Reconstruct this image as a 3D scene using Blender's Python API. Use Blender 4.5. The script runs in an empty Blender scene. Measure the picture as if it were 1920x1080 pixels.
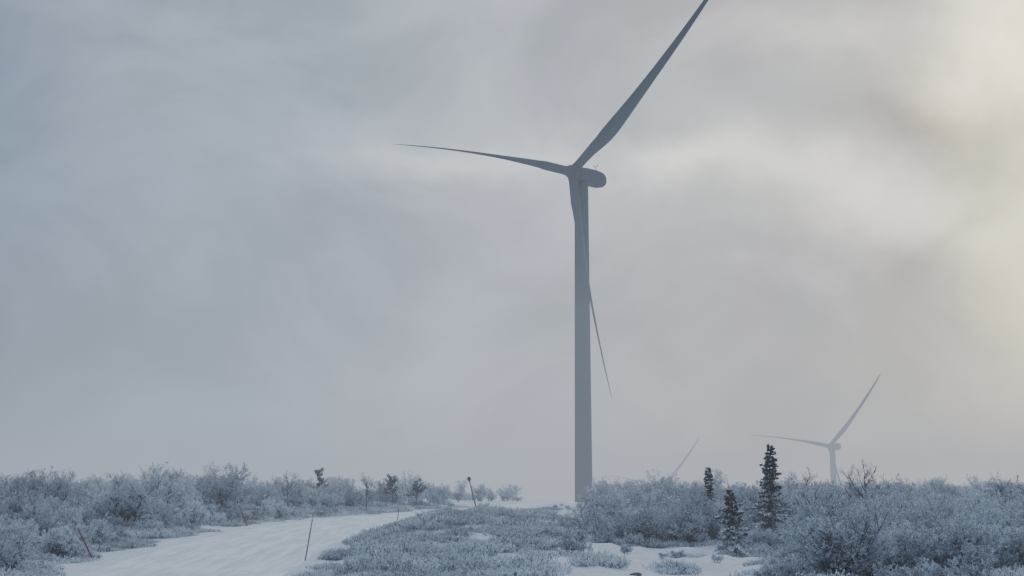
import bpy, math, random
import numpy as np
from mathutils import Vector, Matrix, Euler
random.seed(7); np.random.seed(7)
R = math.radians
scene = bpy.context.scene
def link(o): scene.collection.objects.link(o); return o

# ------------------------------------------------------------------ node helpers
def nmath(nt, op, a, b=None, c=None, clamp=False):
    n = nt.nodes.new('ShaderNodeMath'); n.operation = op; n.use_clamp = clamp
    for i, v in enumerate((a, b, c)):
        if v is None: continue
        if isinstance(v, (int, float)): n.inputs[i].default_value = v
        else: nt.links.new(v, n.inputs[i])
    return n.outputs[0]
def nmix(nt, fac, a, b, blend='MIX'):
    n = nt.nodes.new('ShaderNodeMix'); n.data_type = 'RGBA'; n.blend_type = blend
    n.clamp_factor = True
    for idx, v in ((0, fac), (6, a), (7, b)):
        if isinstance(v, (int, float)): n.inputs[idx].default_value = v
        elif isinstance(v, tuple): n.inputs[idx].default_value = (*v, 1)
        else: nt.links.new(v, n.inputs[idx])
    return n.outputs[2]
def nnoise(nt, vec, scale, detail=4, rough=.5, dist=0):
    n = nt.nodes.new('ShaderNodeTexNoise')
    n.inputs['Scale'].default_value = scale; n.inputs['Detail'].default_value = detail
    n.inputs['Roughness'].default_value = rough; n.inputs['Distortion'].default_value = dist
    if vec is not None: nt.links.new(vec, n.inputs['Vector'])
    return n.outputs['Fac']
def nmap(nt, v, a, b, c=0., d=1., smooth=True):
    n = nt.nodes.new('ShaderNodeMapRange')
    if smooth: n.interpolation_type = 'SMOOTHSTEP'
    nt.links.new(v, n.inputs[0])
    for i, x in enumerate((a, b, c, d)): n.inputs[i+1].default_value = x
    return n.outputs[0]
def srgb(r, g, b):
    f = lambda c: (c/255/12.92) if c/255 <= .04045 else ((c/255+.055)/1.055)**2.4
    return (f(r), f(g), f(b))

# ------------------------------------------------------------------ world sky
SUN_AZ, SUN_EL = R(20), R(15)
w = bpy.data.worlds.new("World"); scene.world = w; w.use_nodes = True
nt = w.node_tree; nt.nodes.clear()
out = nt.nodes.new('ShaderNodeOutputWorld'); bg = nt.nodes.new('ShaderNodeBackground')
nt.links.new(bg.outputs[0], out.inputs[0])
tc = nt.nodes.new('ShaderNodeTexCoord'); sep = nt.nodes.new('ShaderNodeSeparateXYZ')
D = tc.outputs['Generated']; nt.links.new(D, sep.inputs[0])
az0 = nmath(nt, 'ARCTAN2', sep.outputs[0], sep.outputs[1]); el0 = nmath(nt, 'ARCSINE', sep.outputs[2])
n1 = nnoise(nt, D, 7, 6, .58)
mp = nt.nodes.new('ShaderNodeMapping'); nt.links.new(D, mp.inputs[0]); mp.inputs['Location'].default_value = (3.1, 1.7, 5.2)
n2 = nnoise(nt, mp.outputs[0], 7, 6, .58)
az = nmath(nt, 'ADD', az0, nmath(nt, 'MULTIPLY', nmath(nt, 'SUBTRACT', n1, .5), .14))
el = nmath(nt, 'ADD', el0, nmath(nt, 'MULTIPLY', nmath(nt, 'SUBTRACT', n2, .5), .10))
ramp = nt.nodes.new('ShaderNodeValToRGB')
nt.links.new(nmap(nt, az, -3.1416, 3.1416, smooth=False), ramp.inputs[0])
def azp(a): return (a+3.1416)/6.2832
stops = [(-3.14, (70,84,102)), (-1.6, (88,104,124)), (-.42, (130,153,176)), (-.22, (170,188,206)), (0, (201,211,224)),
         (.17, (218,220,222)), (.36, (238,231,211)), (.6, (205,205,203)), (1.4, (120,132,150)), (3.14, (70,84,102))]
cr = ramp.color_ramp; cr.interpolation = 'EASE'
while len(cr.elements) > 1: cr.elements.remove(cr.elements[-1])
cr.elements[0].position = 0; cr.elements[0].color = (*srgb(*stops[0][1]), 1)
for a, c in stops[1:]:
    e = cr.elements.new(min(1, azp(a))); e.color = (*srgb(*c), 1)
col = ramp.outputs[0]
def blob(ca, ce, sa, se, colr, slope=0., sub=False):
    global col
    da = nmath(nt, 'SUBTRACT', az, ca)
    de = nmath(nt, 'SUBTRACT', nmath(nt, 'SUBTRACT', el, ce), nmath(nt, 'MULTIPLY', da, slope))
    q = nmath(nt, 'ADD', nmath(nt, 'POWER', nmath(nt, 'ABSOLUTE', nmath(nt, 'DIVIDE', da, sa)), 2.),
              nmath(nt, 'POWER', nmath(nt, 'ABSOLUTE', nmath(nt, 'DIVIDE', de, se)), 2.))
    g = nmath(nt, 'EXPONENT', nmath(nt, 'MULTIPLY', q, -1.))
    col = nmix(nt, g, col, nmix(nt, 1., col, colr, 'SUBTRACT' if sub else 'ADD'))
blob(.24, .211, .16, .026, (.68, .64, .50), slope=-.13)
blob(.12, .233, .07, .013, (.42, .40, .34), slope=-.1)
blob(-.03, .248, .08, .010, (.26, .26, .24))
blob(.35, .303, .05, .038, (1.7, 1.42, .86))
blob(.25, .325, .09, .02, (.24, .23, .18))
blob(.365, .17, .045, .085, (.95, .75, .32))
blob(.30, .262, .08, .017, (.34, .33, .32), sub=True)
blob(.325, .195, .05, .012, (.22, .22, .20), slope=.7, sub=True)
blob(.29, .14, .09, .03, (.12, .12, .11), sub=True)
blob(.16, .285, .07, .026, (.10, .10, .10), sub=True)
blob(.04, .13, .20, .08, (.05, .05, .035), sub=True)
blob(-.28, .20, .12, .10, (.04, .035, .02), sub=True)
blob(-.24, .03, .18, .05, (.10, .09, .07), sub=True)
mp2 = nt.nodes.new('ShaderNodeMapping'); nt.links.new(D, mp2.inputs[0]); mp2.inputs['Scale'].default_value = (1, 1, 1.5)
mp2.inputs['Rotation'].default_value = (0, R(28), 0)
n3 = nnoise(nt, mp2.outputs[0], 6.5, 7, .55, .5)
m3 = nmap(nt, n3, .32, .68, .79, 1.20)
col = nmix(nt, 1., col, m3, 'MULTIPLY')
n4 = nnoise(nt, mp.outputs[0], 9, 3, .5)
col = nmix(nt, nmap(nt, n4, .35, .65, 0, 1), nmix(nt, 1., col, (.965, 1.0, .995), 'MULTIPLY'), nmix(nt, 1., col, (1.02, .985, 1.035), 'MULTIPLY'))
zf = nmap(nt, el0, .42, 1.1)
col = nmix(nt, zf, col, (.76, .90, 1.10))
sky = nt.nodes.new('ShaderNodeTexSky'); sky.sky_type = 'NISHITA'; sky.sun_disc = False
sky.sun_elevation = SUN_EL; sky.sun_rotation = SUN_AZ
nish = nmix(nt, 1., sky.outputs[0], (.08, .08, .08), 'MULTIPLY')
col = nmix(nt, .05, col, nish)
nt.links.new(col, bg.inputs[0]); bg.inputs[1].default_value = 1.06

sd = bpy.data.lights.new("sun", 'SUN'); sd.energy = .6; sd.angle = R(20); sd.color = (1, .9, .76)
sun = link(bpy.data.objects.new("sun", sd))
S = Vector((math.sin(SUN_AZ)*math.cos(SUN_EL), math.cos(SUN_AZ)*math.cos(SUN_EL), math.sin(SUN_EL)))
sun.rotation_euler = S.to_track_quat('Z', 'Y').to_euler()

# ------------------------------------------------------------------ camera
cd = bpy.data.cameras.new("camera"); cam = link(bpy.data.objects.new("camera", cd)); scene.camera = cam
cd.lens = 50; cd.sensor_width = 36; cd.clip_start = .5; cd.clip_end = 30000
cam.location = (0, 0, 2.6); cam.rotation_euler = (R(90+8.53), 0, 0)
FPX = 2667.

# ------------------------------------------------------------------ materials
def mat(name, rough=.8, spec=.25):
    m = bpy.data.materials.new(name); m.use_nodes = True
    b = m.node_tree.nodes['Principled BSDF']; b.inputs['Roughness'].default_value = rough
    b.inputs['Specular IOR Level'].default_value = spec
    return m, m.node_tree, b
def objcoord(t):
    return t.nodes.new('ShaderNodeTexCoord').outputs['Object']
def bump(t, b, h, strength, dist):
    n = t.nodes.new('ShaderNodeBump'); n.inputs['Strength'].default_value = strength; n.inputs['Distance'].default_value = dist
    t.links.new(h, n.inputs['Height']); t.links.new(n.outputs[0], b.inputs['Normal'])

m_snow, t, b = mat("snow_ground", .85, .1)
oc = objcoord(t)
f1 = nmap(t, nnoise(t, oc, .35, 6, .65), .42, .62)
f2 = nmap(t, nnoise(t, oc, 3.5, 5, .7), .52, .68)
c = nmix(t, f1, (.80, .84, .90), (.70, .76, .84))
c = nmix(t, nmath(t, 'MULTIPLY', f2, .55), c, (.38, .42, .48))
t.links.new(c, b.inputs['Base Color']); bump(t, b, nnoise(t, oc, 2.2, 6, .65), .7, .3)

m_road, t, b = mat("snow_road", .7, .15)
oc = objcoord(t)
mpn = t.nodes.new('ShaderNodeMapping'); t.links.new(oc, mpn.inputs[0]); mpn.inputs['Scale'].default_value = (2.2, .16, 1)
streak = nmap(t, nnoise(t, mpn.outputs[0], 1.2, 5, .6), .42, .62)
c = nmix(t, nmath(t, 'MULTIPLY', streak, .65), (.89, .93, .97), (.62, .69, .80))
c = nmix(t, nmath(t, 'MULTIPLY', nmap(t, nnoise(t, oc, 1.3, 5, .7), .5, .7), .4), c, (.58, .65, .76))
t.links.new(c, b.inputs['Base Color'])
bump(t, b, nmath(t, 'ADD', nnoise(t, oc, 5, 5, .65), streak), .5, .08)

def twigmat(name, c1, c2, lo=.8, hi=1.15):
    m, t, b = mat(name, .9, .1)
    oc = objcoord(t)
    oi = t.nodes.new('ShaderNodeObjectInfo')
    c = nmix(t, nmap(t, nnoise(t, oc, 3, 3, .6), .38, .62), c1, c2)
    c = nmix(t, 1., c, nmap(t, oi.outputs['Random'], 0, 1, lo, hi, False), 'MULTIPLY')
    t.links.new(c, b.inputs['Base Color']); return m
m_bark = twigmat("birch_bark_frosted", (.06, .065, .078), (.16, .172, .195))
m_frost = twigmat("hoar_frost_twig", (.36, .40, .465), (.68, .73, .80), .5, 1.15)
m_frost2 = twigmat("hoar_frost_tip", (.74, .80, .87), (.87, .91, .96), .68, 1.04)
m_heath = twigmat("frosted_heather", (.16, .178, .20), (.46, .505, .565), .7, 1.15)
m_needle = twigmat("spruce_needles", (.028, .040, .043), (.055, .07, .07))
m_needleS = twigmat("spruce_needles_snowy", (.66, .71, .77), (.84, .87, .91), .9, 1.05)

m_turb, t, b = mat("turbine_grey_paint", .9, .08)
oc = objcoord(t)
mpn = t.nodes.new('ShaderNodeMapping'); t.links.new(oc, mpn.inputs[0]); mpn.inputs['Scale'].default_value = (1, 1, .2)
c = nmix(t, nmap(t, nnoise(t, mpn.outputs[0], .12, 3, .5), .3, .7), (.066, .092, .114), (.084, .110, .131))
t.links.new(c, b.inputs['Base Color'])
def simple(name, c1, c2, sc=8, rough=.6):
    m, t, b = mat(name, rough); oc = objcoord(t)
    t.links.new(nmix(t, nmap(t, nnoise(t, oc, sc, 4, .6), .4, .6), c1, c2), b.inputs['Base Color']); return m
m_red = simple("red_stake_paint", (.20, .03, .045), (.30, .08, .10))
m_wood = simple("weathered_wood", (.18, .17, .17), (.32, .31, .31))
m_post = simple("dark_wood_post", (.09, .09, .095), (.16, .16, .165))
m_dark = simple("dark_metal", (.04, .045, .05), (.08, .085, .09))
m_refl = simple("white_reflector", (.6, .62, .65), (.75, .77, .8))
m_rock = simple("rock", (.06, .065, .07), (.14, .15, .16))

# ------------------------------------------------------------------ terrain
YY = np.arange(-60, 460, .5)
def prof(xs, ys, k):
    v = np.interp(YY, xs, ys); p = np.pad(v, k, mode='edge'); ker = np.hanning(2*k+1); ker /= ker.sum()
    return np.convolve(p, ker, 'valid')
RC = prof([-60, 50, 65, 85, 105, 130, 150, 200, 300, 372, 460], [-12.0, -11.5, -12.0, -11.2, -8.9, -3.8, .6, 8.3, 15, 19, 19], 16)
RZ = prof([-60, 0, 50, 65, 85, 105, 130, 150, 175, 200, 300, 460], [0, 0, 0, .62, 1.15, 1.42, 1.75, 2.05, 2.36, 2.45, 2.3, 2.3], 12)
GZ = prof([-60, 78, 110, 150, 200, 460], [0, 0, .8, 1.7, 2.1, 2.3], 14)
rc = lambda y: np.interp(y, YY, RC)
rz = lambda y: np.interp(y, YY, RZ)
gz = lambda y: np.interp(y, YY, GZ)
HW = 3.7
def sm(a, b, x):
    q = np.clip((x-a)/(b-a), 0, 1); return q*q*(3-2*q)
_ph = np.random.rand(40)*6.28; _dir = np.random.rand(40)*6.28
def wav(x, y, lam, n, off):
    s = 0
    for i in range(n):
        k = 6.28/(lam*(.7+.6*((i*37 % 10)/10))); a = _dir[(i+off) % 40]
        s = s+np.sin(k*(x*math.cos(a)+y*math.sin(a))+_ph[(i*3+off) % 40])
    return s/n**.5
def terr(x, y):
    x = np.asarray(x, float); y = np.asarray(y, float)
    d = x-rc(y); ad = np.abs(d)
    wr = sm(5, 16, d)*sm(-3, 8, x)
    base = rz(y)*(1-wr)+gz(y)*wr
    away = sm(HW+.3, HW+4, ad)
    base = base+away*(.16*wav(x, y, 14, 5, 0)+.11*wav(x, y, 4, 5, 7)+.06*wav(x, y, 1.9, 5, 13))
    base = base+.35*sm(6, 30, -d)*sm(30, 70, y)
    base = base+.55*sm(HW+.4, HW+4, d)*(1-sm(HW+6, HW+12, d))*sm(38, 60, y)*(1-sm(98, 120, y))
    base = base+.13*np.exp(-((ad-HW-.55)/.45)**2)*(.7+.4*wav(x, y, 5, 4, 3))*(1-.7*sm(95, 130, y))
    base = base+.40*np.exp(-((x-1.2-HW)/2.4)**2-((y-152)/8)**2)
    base = base+.45*np.exp(-((x-4.6)/2.2)**2-((y-118)/7)**2)
    base = base-.06*(1-sm(HW-.5, HW+.1, ad))
    far = sm(430, 900, np.hypot(x*.6, y))
    base = base*(1-far)-52*far
    return base
xs = np.unique(np.concatenate([np.arange(-60, 60, .7), np.arange(-140, 140, 4), np.sign(np.linspace(-1, 1, 61))*np.abs(np.linspace(-1, 1, 61))**3*9000]))
ys = np.unique(np.concatenate([np.arange(20, 175, .7), np.arange(-40, 20, 3), np.arange(175, 420, 2.5), np.linspace(0, 1, 45)**3*12000+420, -40-np.linspace(0, 1, 14)**2*3000]))
X, Y = np.meshgrid(xs, ys); Z = terr(X, Y)
nx, ny = len(xs), len(ys)
idx = np.arange(nx*ny).reshape(ny, nx)
faces = np.stack([idx[:-1, :-1], idx[:-1, 1:], idx[1:, 1:], idx[1:, :-1]], -1).reshape(-1, 4)
me = bpy.data.meshes.new("snowy_ground"); me.from_pydata(np.stack([X.ravel(), Y.ravel(), Z.ravel()], -1).tolist(), [], faces.tolist())
me.polygons.foreach_set('use_smooth', [True]*len(me.polygons)); me.materials.append(m_snow)
link(bpy.data.objects.new("snowy_ground", me))

ry = np.concatenate([np.arange(-50, 200, .6), np.arange(200, 378, 2)])
us = np.linspace(-1, 1, 49)
V = []
for y in ry:
    for u in us:
        o = u*HW*(1+.02*math.sin(y*.9)+.02*math.sin(y*.37+2))
        px = float(rc(y))+o
        z = float(rz(y))
        for rcn in (-2.35, -.75, .75, 2.35):
            z -= .06*math.exp(-((o-rcn-.12*math.sin(y*.11+rcn))/.20)**2)
        z += .04*math.exp(-(o/.5)**2)+.01*math.sin(o*5.1+y*.7)+.006*math.sin(y*2.1+o*3)
        if abs(u) > .97: z -= .05
        V.append((px, float(y), z))
nu = len(us); F = [(j*nu+i, j*nu+i+1, (j+1)*nu+i+1, (j+1)*nu+i) for j in range(len(ry)-1) for i in range(nu-1)]
me = bpy.data.meshes.new("snowy_road"); me.from_pydata(V, [], F)
me.polygons.foreach_set('use_smooth', [True]*len(F)); me.materials.append(m_road)
link(bpy.data.objects.new("snowy_road", me))

# ------------------------------------------------------------------ generic mesh builder
class MB:
    def __init__(s): s.v = []; s.f = []; s.m = []
    def seg(s, p0, p1, r0, r1, mi=0, n=3):
        d = (p1-p0)
        if d.length < 1e-6: return
        d.normalize(); a = d.orthogonal().normalized(); b = d.cross(a); k = len(s.v)
        for p, r in ((p0, r0), (p1, r1)):
            for i in range(n):
                t = 6.2832*i/n; s.v.append(tuple(p+(a*math.cos(t)+b*math.sin(t))*r))
        for i in range(n):
            j = (i+1) % n; s.f.append((k+i, k+j, k+n+j, k+n+i)); s.m.append(mi)
    def cap(s, n):
        k = len(s.v)-n; s.f.append(tuple(range(k, k+n))); s.m.append(s.m[-1])
    def leaf(s, p0, d, w, l, mi):
        sd = d.cross(Vector((random.uniform(-1,1), random.uniform(-1,1), random.uniform(-1,1))))
        if sd.length < 1e-4: return
        sd = sd.normalized()*w; k = len(s.v)
        for p in (p0-sd*.4, p0+d*l*.5-sd, p0+d*l, p0+d*l*.5+sd): s.v.append(tuple(p))
        s.f.append((k, k+1, k+2, k+3)); s.m.append(mi)
    def mesh(s, name, mats, smooth=False):
        me = bpy.data.meshes.new(name); me.from_pydata(s.v, [], s.f)
        for m in mats: me.materials.append(m)
        me.polygons.foreach_set('material_index', s.m)
        if smooth: me.polygons.foreach_set('use_smooth', [True]*len(s.f))
        return me
rv = lambda a=1.: Vector((random.uniform(-a, a), random.uniform(-a, a), random.uniform(-a, a)))
def branch(mb, p, d, L, r, lvl, maxl, kids, up, mats, curl=.25, tuft=3, minr=.009):
    n = 3 if lvl < maxl else 2
    pts = [p]; q = p.copy(); dd = d.copy()
    for i in range(n):
        dd = (dd+rv(curl)+Vector((0, 0, up))).normalized(); q = q+dd*L/n; pts.append(q.copy())
        r0 = r*(1-i/n*.6); r1 = r*(1-(i+1)/n*.6)
        mb.seg(pts[-2], pts[-1], r0, r1, mats[min(lvl, len(mats)-1)])
    if lvl >= maxl:
        for k in range(tuft):
            mb.leaf(pts[random.randint(0, n-1)].lerp(pts[-1], random.random()), (dd*.6+rv(.8)+Vector((0, 0, .1))).normalized(), random.uniform(.013, .030), random.uniform(.05, .11), 2 if random.random() < .65 else 1)
        return
    for k in range(kids[lvl]):
        t = random.uniform(.25, 1.)*n; i = min(n-1, int(t)); pp = pts[i].lerp(pts[i+1], t-i)
        base = (pts[i+1]-pts[i]).normalized()
        side = base.cross(rv()).normalized()
        nd = (base*random.uniform(.5, 1.)+side*random.uniform(.5, 1.)).normalized()
        branch(mb, pp, nd, L*random.uniform(.38, .6)*(1.15-.4*t/n), max(r*.45, minr), lvl+1, maxl, kids, up, mats, curl, tuft, minr)
def birch_bush(H, stems, spread, kids=(8, 6, 4), mats=(0, 0, 1, 2), tuft=4):
    mb = MB()
    for s in range(stems):
        a = random.uniform(0, 6.28); rr = random.uniform(0, .35)*spread
        p = Vector((rr*math.cos(a), rr*math.sin(a), -.1))
        d = Vector((math.cos(a)*spread*random.uniform(.2, .7), math.sin(a)*spread*random.uniform(.2, .7), 1)).normalized()
        h = H*random.uniform(.6, 1)
        branch(mb, p, d, h*.85, .035*h/3+.012, 0, 3, kids, .10, mats, .22, tuft)
    return mb
MATS = [m_bark, m_frost, m_frost2]
def proto(mb, name, mats=MATS): return mb.mesh(name, mats)
bushes = [proto(birch_bush(3.0, 6, .75), "birch_bush_mesh") for i in range(4)]
bushes += [proto(birch_bush(2.2, 8, 1.1, (7, 5, 4)), "birch_bush_mesh") for i in range(3)]
bushes += [proto(birch_bush(2.8, 6, .85, (8, 6, 4), (0, 0, 0, 1), 1), "birch_bush_mesh") for i in range(2)]
dense = [proto(birch_bush(2.6, 10, .8, (9, 6, 4), tuft=5), "birch_bush_mesh") for i in range(3)]
slim = [proto(birch_bush(3.4, 2, .35, (13, 6, 4)), "birch_sapling_mesh") for i in range(3)]
low = [proto(birch_bush(1.1, 9, 1.3, (6, 5, 3)), "dwarf_birch_mesh") for i in range(3)]
barek = [proto(birch_bush(4.2, 1, .1, (16, 7, 5), mats=(0, 0, 0, 1), tuft=0), "bare_birch_mesh") for i in range(2)]

def heath(n, hgt, size=1.3):
    mb = MB()
    for i in range(n):
        a = random.uniform(0, 6.28); r = size*random.random()**.6
        p = Vector((r*math.cos(a), r*math.sin(a), -.05))
        h = hgt*random.uniform(.4, 1)*(1.1-.5*r/size)
        d = (Vector((0, 0, 1))+rv(.6)).normalized(); q = p+d*h*.6
        mb.seg(p, q, .010, .008, 0)
        for k in range(4):
            q2 = q+(d+rv(.9)).normalized()*h*random.uniform(.25, .5); s0 = p.lerp(q, random.uniform(.4, 1))
            mi = 1 if random.random() < .5 else 2
            mb.seg(s0, q2, .011, .008, mi)
            mb.leaf(q2, (d+rv(.9)).normalized(), .02, .07, 2)
    return mb.mesh("heather_tuft_mesh", [m_heath, m_heath, m_frost2])
heaths = [heath(330, .38) for i in range(3)]+[heath(230, .62, 1.) for i in range(2)]

def spruce(H, wid, snowlow, dens=1.):
    mb = MB(); mb.seg(Vector((0, 0, -.2)), Vector((0, 0, H*.5)), .03*H/2+.03, .02*H/2+.02, 0, 6)
    mb.seg(Vector((0, 0, H*.5)), Vector((0, 0, H)), .02*H/2+.02, .008, 0, 6)
    z = .2
    while z < H:
        f = z/H; L0 = wid*(1-f)**.8*(.60+.55*random.random())+.05
        nb = int((8+random.random()*3)*dens) if f < .93 else 5
        for k in range(nb):
            a = random.uniform(0, 6.28); L = L0*random.uniform(.45, 1.2)
            d = Vector((math.cos(a), math.sin(a), .2+f*.7)); p = Vector((0, 0, z+random.uniform(-.06, .06)))
            n = 5; pts = [p]
            for i in range(n):
                d = (d+Vector((0, 0, -.17+(.12 if i > 2 else 0)))+rv(.06)).normalized(); pts.append(pts[-1]+d*L/n)
                mb.seg(pts[-2], pts[-1], .012, .010, 0)
            m = max(8, int(L*44))
            for j in range(m):
                t = random.uniform(.08, 1)*n; i = min(n-1, int(t)); pp = pts[i].lerp(pts[i+1], t-i)
                bd = (pts[i+1]-pts[i]).normalized(); sdv = bd.cross(Vector((0, 0, 1))).normalized()*random.choice((-1, 1))
                ld = (bd*.8+sdv*random.uniform(.2, 1.1)+Vector((0, 0, random.uniform(-.9, .2)))).normalized()
                ll = random.uniform(.11, .24)*(1.1-.4*t/n)+.03
                sn = random.random() < max(.14, min(1, snowlow*(1.25-f*1.55)))
                mb.leaf(pp+Vector((0, 0, .04 if sn else 0)), ld, ll*(.34 if sn else .26), ll, 2 if sn else 1)
        z += .14+.08*random.random()
    return mb.mesh("spruce_mesh", [m_bark, m_needle, m_needleS])

def pine(H):
    mb = MB(); p = Vector((0, 0, -.1)); q = Vector((.1, 0, H*.55)); r = Vector((.15, .05, H))
    mb.seg(p, q, .06, .045, 0, 6); mb.seg(q, r, .045, .02, 0, 6)
    for k in range(24):
        f = random.uniform(.30, 1); s = p.lerp(q, f/.55) if f < .55 else q.lerp(r, (f-.55)/.45)
        a = random.uniform(0, 6.28); L = random.uniform(.3, 1.25)*(1.35-f)
        e = s+Vector((math.cos(a), math.sin(a), random.uniform(.2, .9)))*L
        mb.seg(s, e, .018, .01, 0)
        for j in range(85):
            c = s.lerp(e, random.uniform(.45, 1.1))+rv(.12)
            mb.leaf(c, (rv()+Vector((0, 0, .5))).normalized(), .036, random.uniform(.09, .18), 2 if random.random() < .35 else 1)
    return mb.mesh("pine_mesh", [m_bark, m_needle, m_needleS])

def put(me, name, x, y, s=1., parent=None, sz=None, rot=None, sink=.0):
    o = bpy.data.objects.new(name, me); link(o)
    o.location = (x, y, float(terr(x, y))-sink); o.scale = (s, s, sz if sz else s)
    o.rotation_euler = (random.uniform(-.06, .06), random.uniform(-.06, .06), random.uniform(0, 6.28) if rot is None else rot)
    if parent: o.parent = parent
    return o
def group(name):
    e = bpy.data.objects.new(name, None); e.empty_display_size = .2; return link(e)

# ------------------------------------------------------------------ scatter vegetation
def onroad(x, y, m=1.0): return abs(x-float(rc(y))) < HW+m
def clearing(x, y):
    return (y < 77 and .022*y+.3*math.sin(y*.6) < x < .172*y+.3)
g_heath = group("heather")
for i in range(3500):
    y = 38+random.random()**.8*112; x = random.uniform(-.42, .42)*y*1.08
    d = x-float(rc(y))
    if onroad(x, y, 1.0): continue
    if clearing(x, y) and random.random() < .94: continue
    if d > 0 and float(wav(x, y, 6, 5, 21)) > 1.15: continue
    if y > 100 and 0 < d < 12:
        if random.random() < .6: continue
        put(heaths[0], "heather_tuft", x, y, random.uniform(.45, .7), g_heath, sink=.02); continue
    if y > 110 and d > 0: continue
    k = .75+.35*min(1, max(0, (abs(d)-HW-1)/3))
    put(random.choice(heaths), "heather_tuft", x, y, random.uniform(.6, 1.25)*k, g_heath, sink=.02)
g_dwarf = group("dwarf_birch_scrub")
for i in range(1500):
    y = 42+random.random()*110; x = random.uniform(-.42, .42)*y*1.05
    d = x-float(rc(y))
    if abs(d) < HW+2.0 or clearing(x, y): continue
    if 0 < d < 14 and y < 140 and random.random() < .82: continue
    put(random.choice(low), "dwarf_birch", x, y, random.uniform(.35, .95)*(.65 if 0 < d < 14 else 1), g_dwarf)
for i in range(400):
    y = random.uniform(46, 98); x = float(rc(y))-HW-random.uniform(2.0, 24)
    if x < -.45*y: continue
    put(random.choice(low+bushes[4:7]), "dwarf_birch", x, y, random.uniform(.35, .8), g_dwarf)
g_left = group("birch_thicket")
n = 0
while n < 860:
    y = 76+random.random()**1.4*150; x = random.uniform(-.46, .10)*y
    d = x-float(rc(y))
    if d > -(HW+5): continue
    n += 1
    if y < 88 and random.random() < .4: continue
    tall = float(wav(x, y, 11, 5, 17))
    s = (.69+.22*tall)*random.uniform(.75, 1.25)
    if x > -.18*y: s *= .92
    put(random.choice(bushes+dense[:2]+slim[:2]), "birch_bush", x, y, max(.35, min(1.2, s)), g_left)
g_right = group("birch_thicket")
n = 0
while n < 740:
    y = 78+random.random()**1.4*150; x = random.uniform(.03, .46)*y
    d = x-float(rc(y))
    if d < HW+5 or x < .056*y+.2: continue
    n += 1
    tall = float(wav(x, y, 10, 5, 27))
    put(random.choice(bushes+dense+slim[:2]), "birch_bush", x, y, max(.4, min(1.2, (.84+.18*tall)*random.uniform(.8, 1.2))), g_right)
n = 0
while n < 135:
    y = random.uniform(43, 76); x = random.uniform(.18, .44)*y
    if x < .178*y+1.4+(y-42)*.01: continue
    n += 1
    tall = float(wav(x, y, 8, 5, 9))
    put(random.choice(dense+dense+bushes), "birch_bush", x, y, max(.4, min(1.12, (.68+.0045*y)*(.88+.18*tall)))*random.uniform(.82, 1.15), g_right)
for i in range(70):
    y = random.uniform(40, 62); x = random.uniform(.195, .42)*y
    put(random.choice(low+bushes[4:7]), "birch_bush", x, y, random.uniform(.45, .75), g_right)
for (x, y, s) in [(4.6, 84, .8), (6.2, 82, .95), (7.4, 84, 1.05), (8.8, 81, .95), (10.2, 80, 1.0), (9.6, 77, .9), (11.2, 79, .85), (11.6, 75, .6),
                  (12.9, 80, .8), (15.6, 79, .9), (16.6, 80, 1.), (17.2, 76, .85), (13.2, 84, .9), (5.2, 90, .8), (12, 90, .9), (13.0, 74.5, .55), (14.6, 75, .6)]:
    put(random.choice(bushes+dense), "birch_bush", x, y, s, g_right)
for (x, y, s) in [(2.0, 66, 1.1), (2.6, 64, .8), (1.4, 92, .8), (2.6, 96, .8), (3.6, 88, .9), (-1., 88, .6), (4.4, 58, .4), (8.5, 60, .35), (3.2, 74, .9), (4.8, 76, .8), (6.4, 77, .7), (12.4, 71, .6), (13.4, 72, .6),
                  (5.6, 70, .45), (7.9, 68, .5), (6.6, 63, .3), (9.8, 66, .5), (3.4, 68, .6)]:
    put(random.choice(low), "birch_bush", x, y, s, g_right)

def tree(me, name, x, y, s=1.): return put(me, name, x, y, s)
def topz(py, d): return 2.6+(940-py)/FPX*d*.985
def at(px, y): return (px-960)/FPX*y
for px, y, py, wid, sl in [(1442, 77, 836, 1.45, .98), (1331, 88, 878, .9, .95), (1378, 72, 922, 1.15, .98)]:
    x = at(px, y); H = topz(py, y)-float(terr(x, y))
    tree(spruce(H, wid, sl), "spruce_tree", x*.985, y)
for px, y, py in [(738, 134, 896), (600, 134, 885), (782, 138, 900)]:
    x = at(px, y); H = topz(py, y)-float(terr(x, y)); tree(pine(H), "pine_tree", x, y)
for px, y, py, k in [(1632, 78, 872, 0), (690, 118, 882, 1), (540, 118, 887, 0), (105, 100, 893, 1), (1870, 70, 880, 1), (1500, 88, 885, 0), (285, 108, 888, 1), (230, 112, 886, 0)]:
    x = at(px, y); H = topz(py, y)-float(terr(x, y)); tree(barek[k], "birch_tree", x, y, H/4.2)

# ------------------------------------------------------------------ stakes
def stake(name, bx, by, lean, H, m, r=.022, head=None):
    e = link(bpy.data.objects.new(name, None)); e.location = (bx, by, float(terr(bx, by))-.1)
    mb = MB(); n = 8
    top = Vector((lean, .05, H+.1)); mid = top*.5
    mb.seg(Vector((0, 0, 0)), mid, r, r*.95, 0, n); mb.seg(mid, top, r*.95, r*.8, 0, n); mb.cap(n)
    o = link(bpy.data.objects.new("shaft", mb.mesh("shaft", [m], True))); o.parent = e
    mb = MB(); d = top.normalized()
    mb.seg(top*.86, top*.91, r*1.12, r*1.12, 0, n)
    o = link(bpy.data.objects.new("reflector_band", mb.mesh("band", [m_refl], True))); o.parent = e
    if head:
        mb = MB(); a = top-d*.02
        mb.seg(a, a+d*.10, .08, .17, 0, 10); mb.seg(a+d*.10, a+d*.30, .17, .16, 0, 10); mb.seg(a+d*.30, a+d*.40, .16, .04, 0, 10); mb.cap(10)
        o = link(bpy.data.objects.new("marker_head", mb.mesh("head", [m_dark], True))); o.parent = e
    return e
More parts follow.
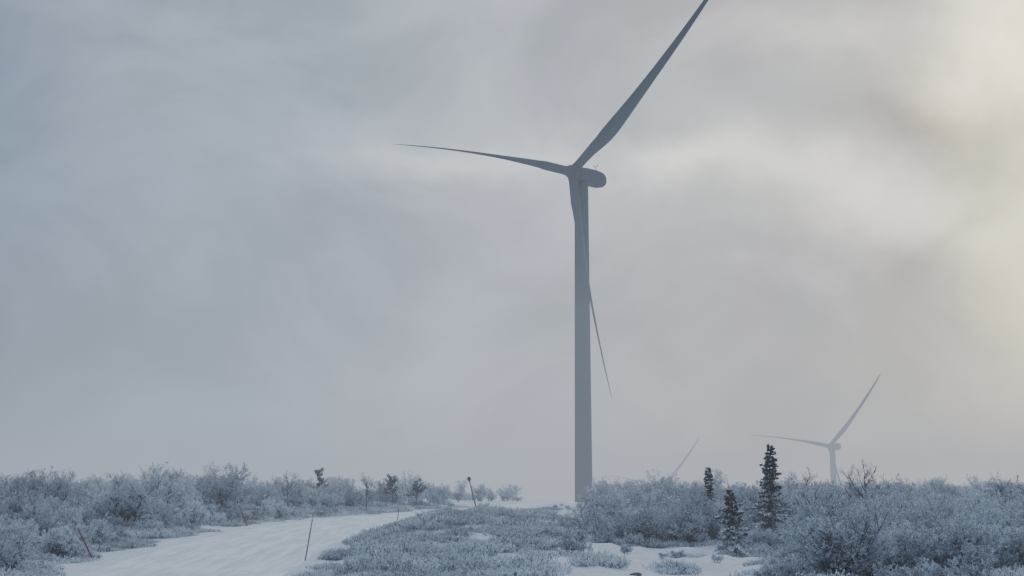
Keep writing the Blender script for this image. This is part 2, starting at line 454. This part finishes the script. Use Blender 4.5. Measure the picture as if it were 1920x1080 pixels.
stake("snow_stake", at(190, 57), 57, -.85, 1.46, m_red, .030)
stake("snow_stake", at(471, 84), 84, -.65, 1.38, m_red, .038)
stake("snow_stake", at(578, 57), 57, .30, 1.86, m_wood, .030)
stake("snow_stake", at(748, 98), 98, .10, 1.15, m_wood, .033)
stake("marker_post", at(896, 128), 128, -.72, 2.75, m_post, .07, head=True)

import bmesh
bm = bmesh.new(); bmesh.ops.create_icosphere(bm, subdivisions=3, radius=.16)
for v in bm.verts: v.co = Vector((v.co.x*1.3, v.co.y, v.co.z*.6))*(1+.18*math.sin(v.co.x*17+v.co.y*11)+.1*math.sin(v.co.z*23+v.co.y*9))
me = bpy.data.meshes.new("rock"); bm.to_mesh(me); me.materials.append(m_rock)
o = link(bpy.data.objects.new("rock", me)); o.location = (4.3, 50.6, float(terr(4.3, 50.6))+.03)

# ------------------------------------------------------------------ wind turbines
def smooth_obj(name, V, F, m, parent):
    me = bpy.data.meshes.new(name); me.from_pydata(V, [], F); me.materials.append(m)
    me.polygons.foreach_set('use_smooth', [True]*len(F)); o = link(bpy.data.objects.new(name, me)); o.parent = parent; return o
def loft(name, rings, m, parent, cap=True):
    n = len(rings[0]); V = [tuple(p) for r in rings for p in r]
    F = [(j*n+i, j*n+(i+1) % n, (j+1)*n+(i+1) % n, (j+1)*n+i) for j in range(len(rings)-1) for i in range(n)]
    if cap: F += [tuple(reversed(range(n))), tuple(range(len(V)-n, len(V)))]
    return smooth_obj(name, V, F, m, parent)
def circ(c, a, b, r, n=32): return [c+a*math.cos(6.28318*i/n)*r+b*math.sin(6.28318*i/n)*r for i in range(n)]
EX, EY, EZ = Vector((1, 0, 0)), Vector((0, 1, 0)), Vector((0, 0, 1))
def turbine(x, y, zb, HH, yaw, th0, L=65., hubfwd=4.6):
    e = link(bpy.data.objects.new("wind_turbine", None)); e.location = (x, y, zb); e.rotation_euler = (0, 0, yaw)
    ht = HH-2.3
    rings = [circ(Vector((0, 0, -3)), EX, EY, 2.5)]
    for i in range(13):
        f = i/12; rings.append(circ(Vector((0, 0, ht*f)), EX, EY, 2.42-.52*f))
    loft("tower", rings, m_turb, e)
    for f in (.27, .52, .77):
        r = 2.42-.52*f+.03; loft("tower_flange", [circ(Vector((0, 0, ht*f-.12)), EX, EY, r), circ(Vector((0, 0, ht*f+.12)), EX, EY, r)], m_turb, e)
    tilt = R(5); n = Vector((0, -math.cos(tilt), math.sin(tilt))); u = Vector((0, math.sin(tilt), math.cos(tilt))); h = EX
    C = Vector((0, -hubfwd, HH))
    rings = []
    prof_ = [(-2.6, 1.45, 1.45, 0), (-2.4, 1.75, 1.75, 0), (-1, 1.95, 2.05, 0), (2, 2.05, 2.3, .1), (6, 2.05, 2.45, .2), (8.4, 2.0, 2.35, .25), (9.8, 1.85, 2.1, .3), (10.8, 1.5, 1.65, .35), (11.4, 1.0, 1.05, .4), (11.65, .4, .4, .4)]
    for (s, wx, wz, dz) in prof_:
        c = Vector((0, s, HH+dz-.05)); ring = []
        for i in range(32):
            t = 6.28318*i/32; ct, st = math.cos(t), math.sin(t); p = .72
            ring.append(c+EX*wx*math.copysign(abs(ct)**p, ct)+EZ*wz*math.copysign(abs(st)**p, st))
        rings.append(ring)
    loft("nacelle", rings, m_turb, e)
    mb = MB(); a = Vector((0, 7.6, HH+2.5))
    mb.seg(a, a+EZ*1.5, .09, .08, 0, 6); mb.seg(a+Vector((-.6, 0, 1.3)), a+Vector((.6, 0, 1.3)), .07, .07, 0, 6)
    mb.seg(a+Vector((-.6, 0, 1.3)), a+Vector((-.6, 0, 1.9)), .10, .10, 0, 6); mb.seg(a+Vector((.6, 0, 1.3)), a+Vector((.6, 0, 1.9)), .06, .14, 0, 6)
    o = link(bpy.data.objects.new("wind_sensor_mast", mb.mesh("mast", [m_turb]))); o.parent = e
    rings = []
    for s, r in [(-1.9, 1.5), (-1.6, 1.75), (-.4, 2.0), (.6, 1.95), (1.5, 1.6), (2.2, 1.05), (2.6, .5), (2.7, .1)]:
        rings.append(circ(C+n*s, h, u, r))
    loft("hub", rings, m_turb, e)
    for k in range(3):
        th = th0+k*R(120)
        bdir = h*math.sin(th)+u*math.cos(th); tt = h*math.cos(th)-u*math.sin(th)
        rings = []
        R_ = np.array([0, .03, .055, .075, .1, .13, .16, .19, .22, .25, .29, .34, .4, .46, .53, .6, .7, .8, .88, .94, .975, .993, 1])
        ch = np.interp(R_, [0, .05, .1, .14, .19, .22, .25, .3, .4, .5, .7, .9, .97, 1], [2.5, 2.5, 3.0, 3.9, 4.7, 4.8, 4.7, 4.3, 3.5, 2.85, 2.05, 1.2, .8, .15])
        tk = np.interp(R_, [0, .05, .1, .2, .35, .6, 1], [1, 1, .76, .42, .30, .22, .18])
        ci = np.interp(R_, [0, .05, .16], [1, 1, 0])
        for r, c_, t_, q in zip(R_, ch, tk, ci):
            be = R(-68-11*(1-r)**2); cdv = tt*math.cos(be)+n*math.sin(be); fl = -tt*math.sin(be)+n*math.cos(be)
            ctr = C+bdir*(1.0+r*L)+n*(2.6*r*r+2.0*r)-fl*(5.2*r*r)
            ring = []; N = 20
            for i in range(N):
                a = 6.28318*(i+.5)/N
                s = .5-.5*math.cos(a); yt = 5*t_*(.2969*math.sqrt(s)-.126*s-.3516*s*s+.2843*s**3-.1015*s**4)
                sg = 1 if a < math.pi else -1
                af = Vector(((s-.32)*c_, sg*(yt+.006)*c_*(1 if sg > 0 else .8)))
                cc = Vector((-.5*math.cos(a)*c_, .5*math.sin(a)*c_)); pt = af.lerp(cc, float(q))
                ring.append(ctr+cdv*pt.x+fl*pt.y)
            rings.append(ring)
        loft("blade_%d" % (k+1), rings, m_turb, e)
        loft("blade_root_%d" % (k+1), [circ(C+bdir*1.0, tt, n, 1.36), circ(C+bdir*2.35, tt, n, 1.36)], m_turb, e)
    return e
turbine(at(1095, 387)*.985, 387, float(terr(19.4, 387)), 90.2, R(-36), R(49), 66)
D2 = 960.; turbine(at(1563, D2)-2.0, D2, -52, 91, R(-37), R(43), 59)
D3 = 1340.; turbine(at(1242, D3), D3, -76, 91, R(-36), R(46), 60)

# ------------------------------------------------------------------ ground fog (one homogeneous layer; its emission stands in for scattered light)
def fog(z0, z1, sig, colr):
    m = bpy.data.materials.new("fog_glow"); m.use_nodes = True; t = m.node_tree; t.nodes.clear()
    o = t.nodes.new('ShaderNodeOutputMaterial'); a = t.nodes.new('ShaderNodeVolumeAbsorption'); e = t.nodes.new('ShaderNodeEmission'); s = t.nodes.new('ShaderNodeAddShader')
    a.inputs[0].default_value = (0, 0, 0, 1); a.inputs[1].default_value = sig
    e.inputs[0].default_value = (*colr, 1); e.inputs[1].default_value = sig
    t.links.new(a.outputs[0], s.inputs[0]); t.links.new(e.outputs[0], s.inputs[1]); t.links.new(s.outputs[0], o.inputs['Volume'])
    V = [(x, y, z) for z in (z0, z1) for (x, y) in ((-1600, -500), (1600, -500), (1600, 1700), (-1600, 1700))]
    F = [(3, 2, 1, 0), (4, 5, 6, 7), (0, 1, 5, 4), (1, 2, 6, 5), (2, 3, 7, 6), (3, 0, 4, 7)]
    me = bpy.data.meshes.new("fog"); me.from_pydata(V, [], F); me.materials.append(m); link(bpy.data.objects.new("fog_bank", me))
fog(-130, 54, .00105, srgb(179, 188, 204))
